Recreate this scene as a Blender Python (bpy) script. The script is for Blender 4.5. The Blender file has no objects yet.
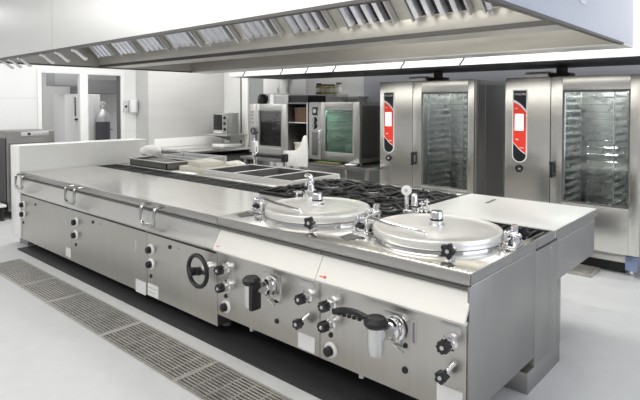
import bpy, bmesh, math, random
from mathutils import Vector, Matrix
random.seed(7)
PI = math.pi
COL = bpy.context.scene.collection

# ------------------------------------------------------------------ materials
def mat(name, base, rough=0.5, metal=0.0, noise=0.0, nscale=(4, 4, 4), rvar=0.0, bump=0.0, emis=None, spec=None):
    m = bpy.data.materials.new(name); m.use_nodes = True
    nt = m.node_tree; b = nt.nodes['Principled BSDF']
    b.inputs['Base Color'].default_value = (*base, 1); b.inputs['Roughness'].default_value = rough
    b.inputs['Metallic'].default_value = metal
    if spec is not None: b.inputs['Specular IOR Level'].default_value = spec
    if emis:
        b.inputs['Emission Color'].default_value = (*emis[0], 1); b.inputs['Emission Strength'].default_value = emis[1]
    tc = nt.nodes.new('ShaderNodeTexCoord'); mp = nt.nodes.new('ShaderNodeMapping'); nz = nt.nodes.new('ShaderNodeTexNoise')
    mp.inputs['Scale'].default_value = nscale; nz.inputs['Scale'].default_value = 1.0; nz.inputs['Detail'].default_value = 4
    nt.links.new(tc.outputs['Object'], mp.inputs['Vector']); nt.links.new(mp.outputs['Vector'], nz.inputs['Vector'])
    if noise:
        cr = nt.nodes.new('ShaderNodeMapRange')
        cr.inputs['From Min'].default_value = 0.3; cr.inputs['From Max'].default_value = 0.7
        cr.inputs['To Min'].default_value = 1 - noise; cr.inputs['To Max'].default_value = 1 + noise
        vm = nt.nodes.new('ShaderNodeVectorMath'); vm.operation = 'SCALE'; vm.inputs[0].default_value = base
        nt.links.new(nz.outputs['Fac'], cr.inputs['Value']); nt.links.new(cr.outputs['Result'], vm.inputs['Scale'])
        nt.links.new(vm.outputs['Vector'], b.inputs['Base Color'])
    if rvar:
        rr = nt.nodes.new('ShaderNodeMapRange')
        rr.inputs['From Min'].default_value = 0.3; rr.inputs['From Max'].default_value = 0.7
        rr.inputs['To Min'].default_value = max(0.02, rough - rvar); rr.inputs['To Max'].default_value = rough + rvar
        nt.links.new(nz.outputs['Fac'], rr.inputs['Value']); nt.links.new(rr.outputs['Result'], b.inputs['Roughness'])
    if bump:
        bp = nt.nodes.new('ShaderNodeBump'); bp.inputs['Strength'].default_value = bump; bp.inputs['Distance'].default_value = 0.01
        nt.links.new(nz.outputs['Fac'], bp.inputs['Height']); nt.links.new(bp.outputs['Normal'], b.inputs['Normal'])
    return m

def tile_mat(name, c1, c2, scale, w, h, rot=(0, 0, 0)):
    m = bpy.data.materials.new(name); m.use_nodes = True
    nt = m.node_tree; b = nt.nodes['Principled BSDF']; b.inputs['Roughness'].default_value = 0.25
    tc = nt.nodes.new('ShaderNodeTexCoord'); mp = nt.nodes.new('ShaderNodeMapping'); br = nt.nodes.new('ShaderNodeTexBrick')
    mp.inputs['Rotation'].default_value = rot
    br.offset = 0; br.inputs['Color1'].default_value = (*c1, 1); br.inputs['Color2'].default_value = (*c1, 1)
    br.inputs['Mortar'].default_value = (*c2, 1); br.inputs['Scale'].default_value = scale
    br.inputs['Mortar Size'].default_value = 0.006; br.inputs['Brick Width'].default_value = w; br.inputs['Row Height'].default_value = h
    nt.links.new(tc.outputs['Object'], mp.inputs['Vector']); nt.links.new(mp.outputs['Vector'], br.inputs['Vector'])
    nt.links.new(br.outputs['Color'], b.inputs['Base Color'])
    return m

def glass_mat(name, tint, gloss=0.12, alpha_dark=0.0):
    m = bpy.data.materials.new(name); m.use_nodes = True
    nt = m.node_tree; nt.nodes.clear()
    o = nt.nodes.new('ShaderNodeOutputMaterial'); mx = nt.nodes.new('ShaderNodeMixShader')
    tr = nt.nodes.new('ShaderNodeBsdfTransparent'); gl = nt.nodes.new('ShaderNodeBsdfGlossy')
    tr.inputs['Color'].default_value = (*tint, 1); gl.inputs['Roughness'].default_value = 0.04
    mx.inputs['Fac'].default_value = gloss
    nt.links.new(tr.outputs[0], mx.inputs[1]); nt.links.new(gl.outputs[0], mx.inputs[2]); nt.links.new(mx.outputs[0], o.inputs[0])
    return m

M = {}
M['top'] = mat('worktop steel', (.84, .83, .80), .17, .95, .02, (1, 40, 1), .04)
M['front'] = mat('brushed front steel', (.60, .585, .555), .36, 1, .025, (30, 6, 1), .03)
M['frontL'] = mat('brushed dull front steel', (.56, .55, .52), .38, 1, .03, (30, 6, 1), .03)
M['handle'] = mat('handle steel', (.50, .50, .49), .16, 1)
M['satin'] = mat('satin spout', (.74, .74, .74), .34, .7)
M['ovengrey'] = mat('oven door grey steel', (.50, .49, .47), .34, .95, .02, (14, 14, .5))
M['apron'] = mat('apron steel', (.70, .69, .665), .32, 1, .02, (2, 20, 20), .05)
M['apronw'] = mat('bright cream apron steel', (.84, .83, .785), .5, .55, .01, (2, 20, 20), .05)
M['lip'] = mat('lip steel', (.50, .49, .47), .35, 1, .03, (2, 20, 20), .04)
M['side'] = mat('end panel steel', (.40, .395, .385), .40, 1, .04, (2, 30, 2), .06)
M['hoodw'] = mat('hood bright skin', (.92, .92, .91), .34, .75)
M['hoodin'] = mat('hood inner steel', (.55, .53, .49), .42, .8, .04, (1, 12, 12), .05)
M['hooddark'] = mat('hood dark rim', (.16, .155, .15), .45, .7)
M['hoodend'] = mat('hood end skin', (.62, .66, .76), .32, .8, .03, (.6, .6, .6))  # blue of the daylight from the right is put into this colour
M['filt'] = mat('filter blade steel', (.80, .81, .86), .3, .9)
M['rearhood'] = mat('rear hood white skin', (.93, .93, .92), .35, .0)
M['chrome'] = mat('chrome', (.86, .86, .87), .1, 1)
M['lid'] = mat('polished lid steel', (.88, .87, .84), .33, .65, .015, (30, 30, 30), .03)
M['steel'] = mat('appliance steel', (.66, .65, .63), .32, 1, .02, (30, 30, .8))
M['steeld'] = mat('dark appliance steel', (.30, .295, .29), .4, 1, .06, (3, 3, 30), .06)
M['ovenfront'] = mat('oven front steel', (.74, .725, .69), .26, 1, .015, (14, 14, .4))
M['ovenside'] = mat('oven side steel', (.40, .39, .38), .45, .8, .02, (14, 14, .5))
M['black'] = mat('black plastic', (.015, .015, .018), .35)
M['iron'] = mat('cast iron', (.03, .03, .032), .38, .3, .3, (20, 20, 20), .1)
M['dark'] = mat('dark recess', (.03, .03, .032), .6)
M['darkgrey'] = mat('dark grey', (.13, .128, .125), .5)
M['grey'] = mat('mid grey', (.36, .36, .36), .5)
M['white'] = mat('white enamel', (.88, .88, .87), .4)
M['paper'] = mat('white sticker', (.86, .86, .86), .6)
M['print'] = mat('grey print', (.55, .55, .55), .7)
M['red'] = mat('red plastic', (.75, .045, .025), .35, emis=((.8, .05, .02), .25))
M['orange'] = mat('orange print', (.9, .3, .05), .5)
M['screen'] = mat('lit screen', (.9, .9, .9), .3, emis=((1, 1, 1), .5))
M['wall'] = mat('painted wall', (.84, .84, .83), .6, 0, .02, (1, 1, 1))
M['walltile'] = tile_mat('white wall tiles', (.86, .86, .85), (.74, .74, .73), 1, .6, .3, (PI/2, 0, PI/2))
M['lowwall'] = tile_mat('white low wall tiles', (.95, .95, .93), (.78, .78, .76), 1, .62, .15, (PI/2, 0, PI/2))
M['wallgrey'] = mat('grey blue wall', (.50, .51, .55), .6, 0, .03, (1, 1, 1))
M['partition'] = mat('partition steel', (.66, .655, .64), .5, .35, .03, (1, 1, 8), .05)
M['floor'] = mat('pale epoxy floor', (.66, .665, .67), .38, 0, .035, (7, 7, 7), .06)
M['floorfar'] = mat('far floor', (.55, .55, .55), .5)
M['grate'] = mat('drain grate steel', (.52, .505, .475), .45, .7, .12, (20, 20, 20), .1)
M['plinth'] = mat('plinth grey', (.33, .33, .34), .5, .5)
M['cloth'] = mat('white cloth', (.85, .84, .81), .8, 0, .05, (14, 14, 14), 0, .5)
M['beige'] = mat('beige board', (.78, .75, .66), .55, 0, .05, (8, 8, 8))
M['green'] = mat('leafy green', (.10, .17, .05), .6, 0, .4, (30, 30, 30))
M['brown'] = mat('brown', (.16, .09, .05), .6)
M['flue'] = mat('dark flue', (.05, .038, .03), .5, .3)
M['amber'] = mat('amber food', (.42, .26, .08), .4, 0, .2, (25, 25, 25))
M['olive'] = mat('olive food', (.25, .25, .08), .4, 0, .2, (25, 25, 25))
M['pale'] = mat('pale food', (.62, .60, .50), .4, 0, .1, (25, 25, 25))
M['glass'] = glass_mat('clear oven glass', (.90, .93, .92), .09)
M['glassg'] = glass_mat('green oven glass', (.38, .52, .45), .16)
M['glassd'] = glass_mat('smoky oven glass', (.55, .57, .55), .14)
M['cavity'] = mat('oven cavity steel', (.60, .61, .60), .3, .8, .1, (6, 6, 6), .08)
M['cavgreen'] = mat('oven cavity green', (.40, .50, .44), .4, .3, .1, (6, 6, 6))
M['bottle'] = mat('gas bottle grey', (.10, .10, .115), .4, .2)
M['silver'] = mat('silver paint', (.62, .62, .62), .35, .6)
M['bluegrey'] = mat('blue grey steel', (.30, .36, .55), .3, .8)
M['chromegrey'] = mat('satin grey', (.55, .55, .57), .25, .9)

# ------------------------------------------------------------------ mesh builder
class MB:
    def __init__(s): s.bm = bmesh.new()
    def _add(s, tmp, mx=None):
        me = bpy.data.meshes.new('tmp'); tmp.to_mesh(me); tmp.free()
        if mx is not None: me.transform(mx)
        s.bm.from_mesh(me); bpy.data.meshes.remove(me)
    def box(s, x0, x1, y0, y1, z0, z1, bev=0, mx=None, seg=2):
        t = bmesh.new(); bmesh.ops.create_cube(t, size=1)
        for v in t.verts:
            v.co = Vector(((x0+x1)/2 + v.co.x*abs(x1-x0), (y0+y1)/2 + v.co.y*abs(y1-y0), (z0+z1)/2 + v.co.z*abs(z1-z0)))
        if bev: bmesh.ops.bevel(t, geom=t.edges[:], offset=bev, segments=seg, affect='EDGES', profile=.5)
        s._add(t, mx); return s
    def lathe(s, prof, center=(0, 0, 0), axis=(0, 0, 1), n=28, ang=None):
        # prof: (radius, height along axis)
        ax = Vector(axis).normalized(); q = Vector((0, 0, 1)).rotation_difference(ax).to_matrix().to_4x4()
        mx = Matrix.Translation(Vector(center)) @ q
        t = bmesh.new(); rings = []
        for r, h in prof:
            if r < 1e-6: rings.append([t.verts.new((0, 0, h))])
            else: rings.append([t.verts.new((r*math.cos(2*PI*k/n), r*math.sin(2*PI*k/n), h)) for k in range(n)])
        for a, b in zip(rings, rings[1:]):
            for k in range(n):
                k2 = (k+1) % n
                try:
                    if len(a) == 1 and len(b) == 1: continue
                    if len(a) == 1: t.faces.new((a[0], b[k], b[k2]))
                    elif len(b) == 1: t.faces.new((a[k], b[0], a[k2]))
                    else: t.faces.new((a[k], b[k], b[k2], a[k2]))
                except ValueError: pass
        bmesh.ops.recalc_face_normals(t, faces=t.faces[:])
        s._add(t, mx); return s
    def cyl(s, p0, p1, r, n=20, r2=None):
        p0 = Vector(p0); p1 = Vector(p1); h = (p1-p0).length
        r2 = r if r2 is None else r2
        return s.lathe([(0, 0), (r, 0), (r2, h), (0, h)], p0, p1-p0, n)
    def tube(s, pts, r, n=10, fillet=0.0):
        P = [Vector(p) for p in pts]
        if fillet and len(P) > 2:
            Q = [P[0]]
            for i in range(1, len(P)-1):
                a, b, c = P[i-1], P[i], P[i+1]
                d = min(fillet, (a-b).length*.49, (c-b).length*.49)
                p = b + (a-b).normalized()*d; q = b + (c-b).normalized()*d
                for k in range(6):
                    u = k/5; Q.append((1-u)**2*p + 2*u*(1-u)*b + u*u*q)
            Q.append(P[-1]); P = Q
        t = bmesh.new(); rings = []; up = None
        for i, p in enumerate(P):
            d = (P[min(i+1, len(P)-1)] - P[max(i-1, 0)]).normalized()
            if up is None: up = Vector((0, 0, 1)) if abs(d.z) < .9 else Vector((1, 0, 0))
            x = d.cross(up)
            if x.length < 1e-4: up = Vector((1, 0, 0)) if abs(d.x) < .9 else Vector((0, 1, 0)); x = d.cross(up)
            x.normalize(); y = x.cross(d).normalized(); up = y
            rings.append([t.verts.new(p + r*(math.cos(2*PI*k/n)*x + math.sin(2*PI*k/n)*y)) for k in range(n)])
        for a, b in zip(rings, rings[1:]):
            for k in range(n): t.faces.new((a[k], a[(k+1) % n], b[(k+1) % n], b[k]))
        t.faces.new(rings[0][::-1]); t.faces.new(rings[-1])
        bmesh.ops.recalc_face_normals(t, faces=t.faces[:])
        s._add(t); return s
    def prism(s, poly, vec, bev=0):
        # poly: list of 3-D points, extruded along vec
        t = bmesh.new(); a = [t.verts.new(Vector(p)) for p in poly]; b = [t.verts.new(Vector(p)+Vector(vec)) for p in poly]
        n = len(poly); t.faces.new(a); t.faces.new(b[::-1])
        for k in range(n): t.faces.new((a[k], b[k], b[(k+1) % n], a[(k+1) % n]))
        bmesh.ops.recalc_face_normals(t, faces=t.faces[:])
        if bev: bmesh.ops.bevel(t, geom=t.edges[:], offset=bev, segments=2, affect='EDGES', profile=.5)
        s._add(t); return s
    def torus(s, c, R, r, axis=(0, 0, 1), n=36, m=10):
        q = Vector((0, 0, 1)).rotation_difference(Vector(axis).normalized()).to_matrix().to_4x4()
        t = bmesh.new(); rings = []
        for i in range(n):
            a = 2*PI*i/n
            rings.append([t.verts.new(((R+r*math.cos(2*PI*j/m))*math.cos(a), (R+r*math.cos(2*PI*j/m))*math.sin(a), r*math.sin(2*PI*j/m))) for j in range(m)])
        for i in range(n):
            A, B = rings[i], rings[(i+1) % n]
            for j in range(m): t.faces.new((A[j], B[j], B[(j+1) % m], A[(j+1) % m]))
        bmesh.ops.recalc_face_normals(t, faces=t.faces[:])
        s._add(t, Matrix.Translation(Vector(c)) @ q); return s
    def blob(s, c, rad, amp=.12, sub=3, seed=0, flat=None):
        t = bmesh.new(); bmesh.ops.create_icosphere(t, subdivisions=sub, radius=1)
        rnd = random.Random(seed); ph = [rnd.uniform(0, 6.28) for _ in range(6)]
        for v in t.verts:
            d = v.co.normalized()
            k = 1 + amp*(math.sin(3*d.x+ph[0])*math.cos(4*d.y+ph[1]) + .6*math.sin(7*d.z+5*d.x+ph[2]) + .5*math.sin(9*d.y-6*d.z+ph[3]))
            v.co = Vector((d.x*rad[0]*k, d.y*rad[1]*k, d.z*rad[2]*k))
            if flat is not None and v.co.z < flat: v.co.z = flat
        s._add(t, Matrix.Translation(Vector(c))); return s
    def build(s, name, m, parent=None, sharp=35):
        me = bpy.data.meshes.new(name)
        o = bpy.data.objects.new(name, me); COL.objects.link(o)
        if parent is not None:
            off = Vector((0, 0, 0)); p = parent
            while p is not None: off += p.location; p = p.parent
            o.parent = parent
        else:
            xs = [v.co.x for v in s.bm.verts]; ys = [v.co.y for v in s.bm.verts]; zs = [v.co.z for v in s.bm.verts]
            off = Vector(((min(xs)+max(xs))/2, (min(ys)+max(ys))/2, min(zs))); o.location = off
        for v in s.bm.verts: v.co -= off
        s.bm.to_mesh(me); s.bm.free()
        for p in me.polygons: p.use_smooth = True
        me.set_sharp_from_angle(angle=math.radians(sharp))
        for mm in (m if isinstance(m, (list, tuple)) else [m]): me.materials.append(mm)
        return o

def tag(o, label, cat, group=None, kind=None):
    o['label'] = label; o['category'] = cat
    if group: o['group'] = group
    if kind: o['kind'] = kind
    return o
def thing(name, loc, label, cat, group=None):
    o = bpy.data.objects.new(name, None); o.empty_display_size = .1; COL.objects.link(o); o.location = loc
    return tag(o, label, cat, group)
def struct(name, mb, m):
    o = mb.build(name, m); o['kind'] = 'structure'; return o
def structlabel(o, label, cat): o['label'] = label; o['category'] = cat; return o
def recopy(root, delta, label, group=None):
    r = root.copy(); COL.objects.link(r); r.location = root.location + Vector(delta); r['label'] = label
    if group: r['group'] = group
    for ch in list(root.children):
        c = ch.copy(); COL.objects.link(c); c.parent = r
        for g in list(ch.children):
            d = g.copy(); COL.objects.link(d); d.parent = c
    return r
ORD = ['first', 'second', 'third', 'fourth', 'fifth', 'sixth', 'seventh', 'eighth', 'ninth', 'tenth']

# ------------------------------------------------------------------ setting
CH = 2.9
# floor with a sunken drain trench (x -5.24..0.3, y -0.55..-0.19)
f = MB()
f.box(-8.3, 4, -.19, 4.75, -.12, 0); f.box(-8.3, 4, -5, -.55, -.12, 0)
f.box(-8.3, -5.24, -.55, -.19, -.12, 0); f.box(.3, 4, -.55, -.19, -.12, 0)
struct('floor', f, M['floor'])
struct('trim_drain_channel', MB().box(-5.24, .3, -.55, -.19, -.14, -.1), M['dark'])
f = MB(); f.box(-12, -8.3, -.5, 5, -.12, 0); struct('floor_far', f, M['floorfar'])
struct('ceiling', MB().box(-12, 4, -5, 4.75, CH, CH+.1), M['wall'])
w = MB(); w.box(-8.35, -8.2, -5, 1.16, 0, CH); w.box(-8.35, -8.2, 2.56, 3.0, 0, CH); w.box(-8.35, -8.2, 1.16, 2.56, 2.23, CH)
struct('wall_left', w, M['walltile'])
struct('wall_back', MB().box(-7.75, 4, 4.6, 4.75, 0, CH), M['wall'])
struct('wall_partition', MB().box(-8.35, -7.75, 2.86, 4.75, 0, CH, .004), M['partition'])
struct('wall_far', MB().box(-12, -11.9, -.5, 5, 0, CH), M['wall'])
struct('wall_low', MB().box(-6.05, -5.752, -.015, 1.65, .1, 1.21, .008), M['lowwall'])
struct('trim_low_wall_base', MB().box(-6.0, -5.74, .06, 1.68, 0, .1), M['plinth'])
# door opening in the left wall: frame and mullion
d = MB()
d.box(-8.24, -8.17, 1.10, 1.165, 0, 2.29, .004); d.box(-8.24, -8.17, 2.55, 2.62, 0, 2.29, .004); d.box(-8.24, -8.17, 1.1655, 2.5495, 2.225, 2.29, .004)
d.box(-8.26, -8.16, 1.79, 1.93, 0, 2.225, .004)
struct('door_1', d, M['white'])
d = MB(); d.box(-8.3, -8.2, 1.166, 1.182, 0, 2.22); d.box(-8.3, -8.2, 2.528, 2.549, 0, 2.22); struct('trim_jamb_shade', d, M['darkgrey'])  # dark grey strips carry the shade along the door jambs
# doorway in the back wall with a grey leaf
d = MB(); d.box(-6.93, -6.31, 4.575, 4.605, 0, 2.24); struct('door_2', d, mat('grey door leaf', (.30, .31, .31), .5))
d = MB(); d.box(-7.12, -6.94, 4.54, 4.61, 0, 2.4, .004); d.box(-6.3, -6.2, 4.54, 4.61, 0, 2.4, .004); d.box(-6.94, -6.3, 4.54, 4.61, 2.24, 2.4, .004)
struct('trim_door_frame', d, M['white'])
struct('trim_pipe_chase', MB().box(-7.2, -7.165, 4.57, 4.61, 0, 2.4), M['darkgrey'])
struct('trim_wall_band', MB().box(-4.1, 4, 4.57, 4.6, 1.2, 2.88), M['wallgrey'])

# ------------------------------------------------------------------ room beyond the door
t = thing('wall_cabinet', (-10.3, 2.3, 2.05), 'grey box unit fixed high on the wall of the room through the doorway', 'cabinet')
MB().box(-10.6, -10.2, 2.17, 2.74, 2.08, 2.42, .01).build('carcass', M['grey'], t)
MB().box(-10.2, -10.185, 2.18, 2.73, 2.09, 2.41, .004).build('door', mat('pale grey box', (.45, .45, .45), .5), t)
t = thing('refrigerator', (-10.5, 2.7, 0), 'tall white refrigerator with dark strip seen through the doorway', 'refrigerator')
MB().box(-10.9, -10.3, 2.42, 3.02, 0, 1.92, .015).build('cabinet_body', M['white'], t)
dr = MB().box(-10.3, -10.26, 2.6, 3.02, .05, 1.9, .008).build('door', M['white'], t)
MB().box(-10.26, -10.24, 2.60, 2.63, 1.45, 1.85, .004).build('display_strip', M['darkgrey'], dr)
MB().box(-10.26, -10.2, 2.60, 2.80, 1.36, 1.40, .004).build('handle', M['black'], dr)
t = thing('storage_cupboard', (-10.6, 3.2, 0), 'tall pale cupboard behind the gas cylinder in the far room', 'cupboard')
MB().box(-10.95, -10.5, 3.1, 3.28, 0, 1.92, .01).build('carcass', M['white'], t)
MB().box(-10.5, -10.48, 3.11, 3.27, .05, 1.9, .004).build('door', M['wall'], t)
t = thing('gas_cylinder', (-10.2, 3.19, 0), 'dark grey gas cylinder with silver shoulder standing in the far room', 'gas cylinder')
MB().lathe([(0, 0), (.14, 0), (.15, .02), (.15, 1.36), (0, 1.36)], (-10.2, 3.19, 0)).build('bottle', M['bottle'], t)
MB().lathe([(.151, 1.32), (.151, 1.40), (.13, 1.48), (.07, 1.56), (.04, 1.6), (.04, 1.64), (0, 1.64)], (-10.2, 3.19, 0)).build('shoulder', M['silver'], t)
v = MB(); v.cyl((-10.2, 3.19, 1.63), (-10.2, 3.19, 1.74), .022); v.cyl((-10.2, 3.13, 1.70), (-10.2, 3.25, 1.70), .018); v.lathe([(0, 0), (.05, 0), (.05, .03), (0, .03)], (-10.2, 3.19, 1.73)); v.build('valve', M['white'], t)
t = MB().tube([(-11.85, 3.5, 1.75), (-11.8, 3.75, 1.60), (-11.8, 3.8, 1.3), (-11.82, 4.0, 1.1), (-11.85, 4.25, 1.05)], .02, 8, .15).build('wall_mounted_hose', M['grey'])
tag(t, 'thin grey hose on the wall beside the gas cylinder', 'hose')
struct('beam_far_room', MB().box(-11.9, -11.0, 3.22, 4.9, 1.95, 2.27), mat('dark bulkhead', (.25, .25, .25), .6))

# wall boxes
for (y0, y1, z0, z1, lab) in ((2.585, 2.675, 1.56, 1.765, 'small grey switch box with dark button beside the door frame'),
                              (2.70, 2.83, 1.55, 1.785, 'white wall dispenser box to the right of the switch box')):
    sw = lab.startswith('small')
    t = thing('switch_box' if sw else 'wall_dispenser', (-8.19, (y0+y1)/2, z0), lab, 'switch' if sw else 'dispenser')
    MB().box(-8.21, -8.15 if sw else -8.08, y0, y1, z0, z1, .008).build('housing', mat('pale grey box plastic', (.62, .62, .62), .45) if sw else M['white'], t)
    if sw: MB().cyl((-8.15, 2.63, 1.66), (-8.135, 2.63, 1.66), .022).build('button', M['black'], t)
    else: MB().box(-8.08, -8.07, y1-.04, y1-.01, z0+.02, z1-.02, .003).build('side_strip', M['print'], t)

# dishwasher at the far left
t = thing('glasswasher', (-7.8, .72, 0), 'dark steel dishwasher with light control strip behind the low white wall', 'dishwasher')
MB().box(-8.18, -7.5, .42, 1.09, .12, 1.3, .01).build('housing', M['steeld'], t)
MB().box(-7.5, -7.488, .43, 1.08, .16, 1.13, .004).build('door', M['darkgrey'], t)
cp = MB().box(-7.5, -7.482, .60, 1.0, 1.225, 1.29, .004).build('control_strip', M['silver'], t)
MB().lathe([(0, 0), (.022, 0), (.02, .02), (0, .02)], (-7.482, .71, 1.258), (1, 0, 0)).build('dial', M['black'], cp)
for yy in (.8, .86, .92): MB().box(-7.482, -7.476, yy-.015, yy+.015, 1.245, 1.27, .002).build('button', M['print'], cp)
MB().box(-8.1, -7.56, .41, .421, .2, 1.2).build('side_panel', M['black'], t)
for x in (-8.1, -7.58):
    for y in (.5, 1.02): MB().cyl((x, y, 0), (x, y, .13), .025).build('foot', M['black'], t)
t = thing('step_shelf', (-7.75, .1, 0), 'low pale rack shelf on the floor at the left picture edge', 'shelf')
MB().box(-8.15, -7.45, -.35, .38, .2, .235, .005).build('top_board', M['white'], t)
for x in (-8.1, -7.5):
    for y in (-.3, .33): MB().box(x-.02, x+.02, y-.02, y+.02, 0, .2).build('leg', M['black'], t)
MB().box(-8.08, -7.54, -.28, .31, .05, .17, .01).build('dark_crate', M['black'], t)

# ------------------------------------------------------------------ island: worktop and hoods
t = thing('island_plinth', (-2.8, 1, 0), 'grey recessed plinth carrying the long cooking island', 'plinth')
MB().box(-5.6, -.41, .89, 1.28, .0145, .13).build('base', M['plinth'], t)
MB().box(-5.66, -.42, -.085, .885, 0, .014, .003).build('shade_slab', M['dark'], t)  # dark slab added for the shade under and before the island front
MB().box(-.4, -.002, .76, 1.325, .0, .128, .003).build('end_post', M['side'], t)

wt = thing('worktop', (-1, 1, .84), 'long bright stainless steel worktop covering the kettles end and rear of the island', 'worktop')
MB().box(-1.953, 0, .010, .88, .844, .9, .003).build('front_slab', M['top'], wt)
MB().box(-1.953, 0, 0, .0098, .844, .8995, .003).build('front_lip', M['lip'], wt)
MB().box(0.0002, .004, .012, .86, .846, .8965).build('end_lip', M['side'], wt)
MB().box(0.0002, .004, 1.21, 2.15, .846, .8965).build('end_lip', M['side'], wt)
MB().box(-1.05, 0, 1.2, 2.155, .844, .9, .004).build('end_slab', mat('pale brushed top', (.86, .86, .84), .38, .35, .015, (2, 30, 2), .05), wt)
b = MB(); b.box(-5.75, -4.02, 1.24, 2.155, .844, .9, .004); b.box(-4.02, -2.555, 1.24, 1.36, .844, .9, .003); b.box(-4.02, -2.546, 2.11, 2.155, .844, .9, .003); b.box(-2.545, -1.051, 1.952, 2.155, .844, .9, .003)
b.build('rear_slab', M['top'], wt)
b = MB(); b.box(-5.75, -.001, .885, 1.238, .83, .8435); b.box(-2.545, -1.052, 1.239, 1.95, .83, .8435); b.build('service_channel', M['dark'], wt)
MB().box(-.008, 0, .882, 1.199, .844, .897).build('channel_end', M['side'], wt)
# recessed slots in the top
MB().prism([(-.925, .14, .9012), (-.93, .255, .9012), (-.80, .21, .9012), (-.83, .10, .9012)], (0, 0, .0012)).build('drain_slot', M['darkgrey'], wt)
MB().prism([(-1.90, .14, .9012), (-1.92, .255, .9012), (-1.79, .21, .9012), (-1.82, .10, .9012)], (0, 0, .0012)).build('drain_slot', M['darkgrey'], wt)
MB().prism([(-.748, 1.79, .9008), (-.765, 2.0, .9008), (-.74, 2.0, .9008), (-.722, 1.79, .9008)], (0, 0, .0012)).build('vent_slot', M['darkgrey'], wt)

# channel grates: slatted cast covers in the dark service channel
def channel_grate(x0, x1, label):
    t = thing('channel_grate', ((x0+x1)/2, 1.06, .85), label, 'grate', 'cast grates of the service channel')
    g = MB(); g.box(x0, x1, .888, .905, .848, .893, .002); g.box(x0, x1, 1.18, 1.196, .848, .893, .002); g.box(x0, x0+.02, .905, 1.18, .848, .893, .002); g.box(x1-.02, x1, .905, 1.18, .848, .893, .002)
    g.build('frame', M['iron'], t)
    s = MB(); n = 9
    for k in range(n):
        x = x0+.02 + (x1-x0-.04)*(k+.5)/n; s.box(x-.009, x+.009, .905, 1.18, .85, .886)
    s.build('slats', M['iron'], t); return t
xs = [-5.74, -5.21, -4.68, -4.15, -3.62, -3.09, -2.55]
for k in range(6):
    channel_grate(xs[k], xs[k+1]-.006, 'black slatted grate in the channel, %s from the low white wall' % ORD[k])
channel_grate(-1.04, -.53, 'black slatted channel grate directly behind the right kettle lid')
channel_grate(-.525, -.01, 'black slatted channel grate at the right end of the worktop')

# ------------------------------------------------------------------ front units
def apron(t, x0, x1, m):
    p = [(x0, .050, .838), (x0, .042, .838), (x0, .040, .818), (x0, -.036, .690), (x0, -.044, .672), (x0, -.040, .660), (x0, -.012, .660), (x0, -.012, .672), (x0, -.028, .676), (x0, .050, .806)]
    MB().box(x0+.002, x1-.002, .012, .028, .812, .829).build('top_shade_strip', M['darkgrey'], t)  # dark strip added for the shade line between lip and apron
    return MB().prism(p, (x1-x0, 0, 0)).build('apron', m, t)
def unit_body(t, x0, x1, zb, m):
    if x1 > -.01: x1 = -.013
    p = [(x0, 0, zb), (x0, 0, .666), (x0, .052, .672), (x0, .052, .843), (x0, .86, .843), (x0, .86, zb)]
    MB().prism(p, (x1-x0, 0, 0)).build('cabinet_body', m, t)
def dial(t, x, z, r=.041, y=0.0):
    q = MB().lathe([(0, 0), (r+.006, 0), (r+.006, .006), (r, .012), (r*.72, .014), (0, .014)], (x, y, z), (0, -1, 0)).build('dial', M['white'], t)
    MB().lathe([(0, .01), (r*.74, .01), (r*.68, .04), (r*.55, .045), (0, .05)], (x, y, z), (0, -1, 0)).build('knob', M['black'], q)
def lamp(t, x, z, m=None, r=.014, name='button'):
    MB().lathe([(0, 0), (r, 0), (r*.85, .008), (0, .010)], (x, 0, z), (0, -1, 0), 16).build(name, m or M['black'], t)
def plate(t, x0, x1, z0, z1, name='sticker', m=None, lines=0):
    q = MB().box(x0, x1, -.003, 0, z0, z1).build(name, m or M['paper'], t)
    if lines:
        l = MB()
        for k in range(lines):
            z = z1 - (z1-z0)*(k+1)/(lines+1); l.box(x0+.012, x1-.012-(.03 if k % 2 else 0), -.0042, -.003, z-.003, z+.003)
        l.build('fine_print', M['print'], q)
def valve(t, x, z, y=-.075, star=False, stem=False):
    if stem:
        q = MB().cyl((x+.03, 0, z+.05), (x, y+.015, z), .011).build('valve', M['chrome'], t)
    else:
        q = MB().lathe([(0, 0), (.042, 0), (.042, .012), (.03, .018), (.028, .05), (0, .05)], (x, 0, z), (0, -1, 0)).build('valve', M['chrome'], t)
    k = MB(); n = 40
    poly = []
    for i in range(n):
        a = 2*PI*i/n; r = (.030 if not stem else .027)*(1+(.10 if not stem else .16)*math.cos((8 if not stem else 5)*a)); poly.append((x+r*math.cos(a), y+.028, z+r*math.sin(a)))
    k.prism(poly, (0, -.045, 0)); k.build('knob', M['black'], q)
    MB().lathe([(0, 0), (.011, 0), (.009, .004), (0, .004)], (x, y-.017, z), (0, -1, 0), 14).build('knob_cap', M['silver'], q)
def lid_handle(t, x):
    y0, yf, zt, zb = .02, -.09, .885, .735
    q = MB().tube([(x, y0, zt), (x, yf, zt), (x, yf, zb), (x+.2, yf, zb), (x+.2, yf, zt), (x+.2, y0, zt)], .014, 10, .04)
    q.build('lid_handle', M['handle'], t)
def foot(t, x, y, zt):
    z0 = .0145 if y < .88 else 0
    MB().lathe([(0, z0), (.035, z0), (.035, z0+.01), (.022, z0+.016), (.022, zt), (0, zt)], (x, y, 0)).build('foot', M['silver'], t)
def flat_lid(t, x0, x1):
    p = [(x0, .010, .846), (x0, .010, .9), (x0, .88, .9), (x0, .88, .846)]
    ld = MB().prism(p, (x1-x0, 0, 0)).build('lid', M['top'], t)
    MB().box(x0, x1, 0, .0098, .846, .8995, .003).build('front_lip', M['lip'], ld)
    MB().box(x0+.01, x1-.01, -.003, 0, .628, .658).build('shade_strip', M['dark'], t)  # dark strip added for the shade line below the apron hem

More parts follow.
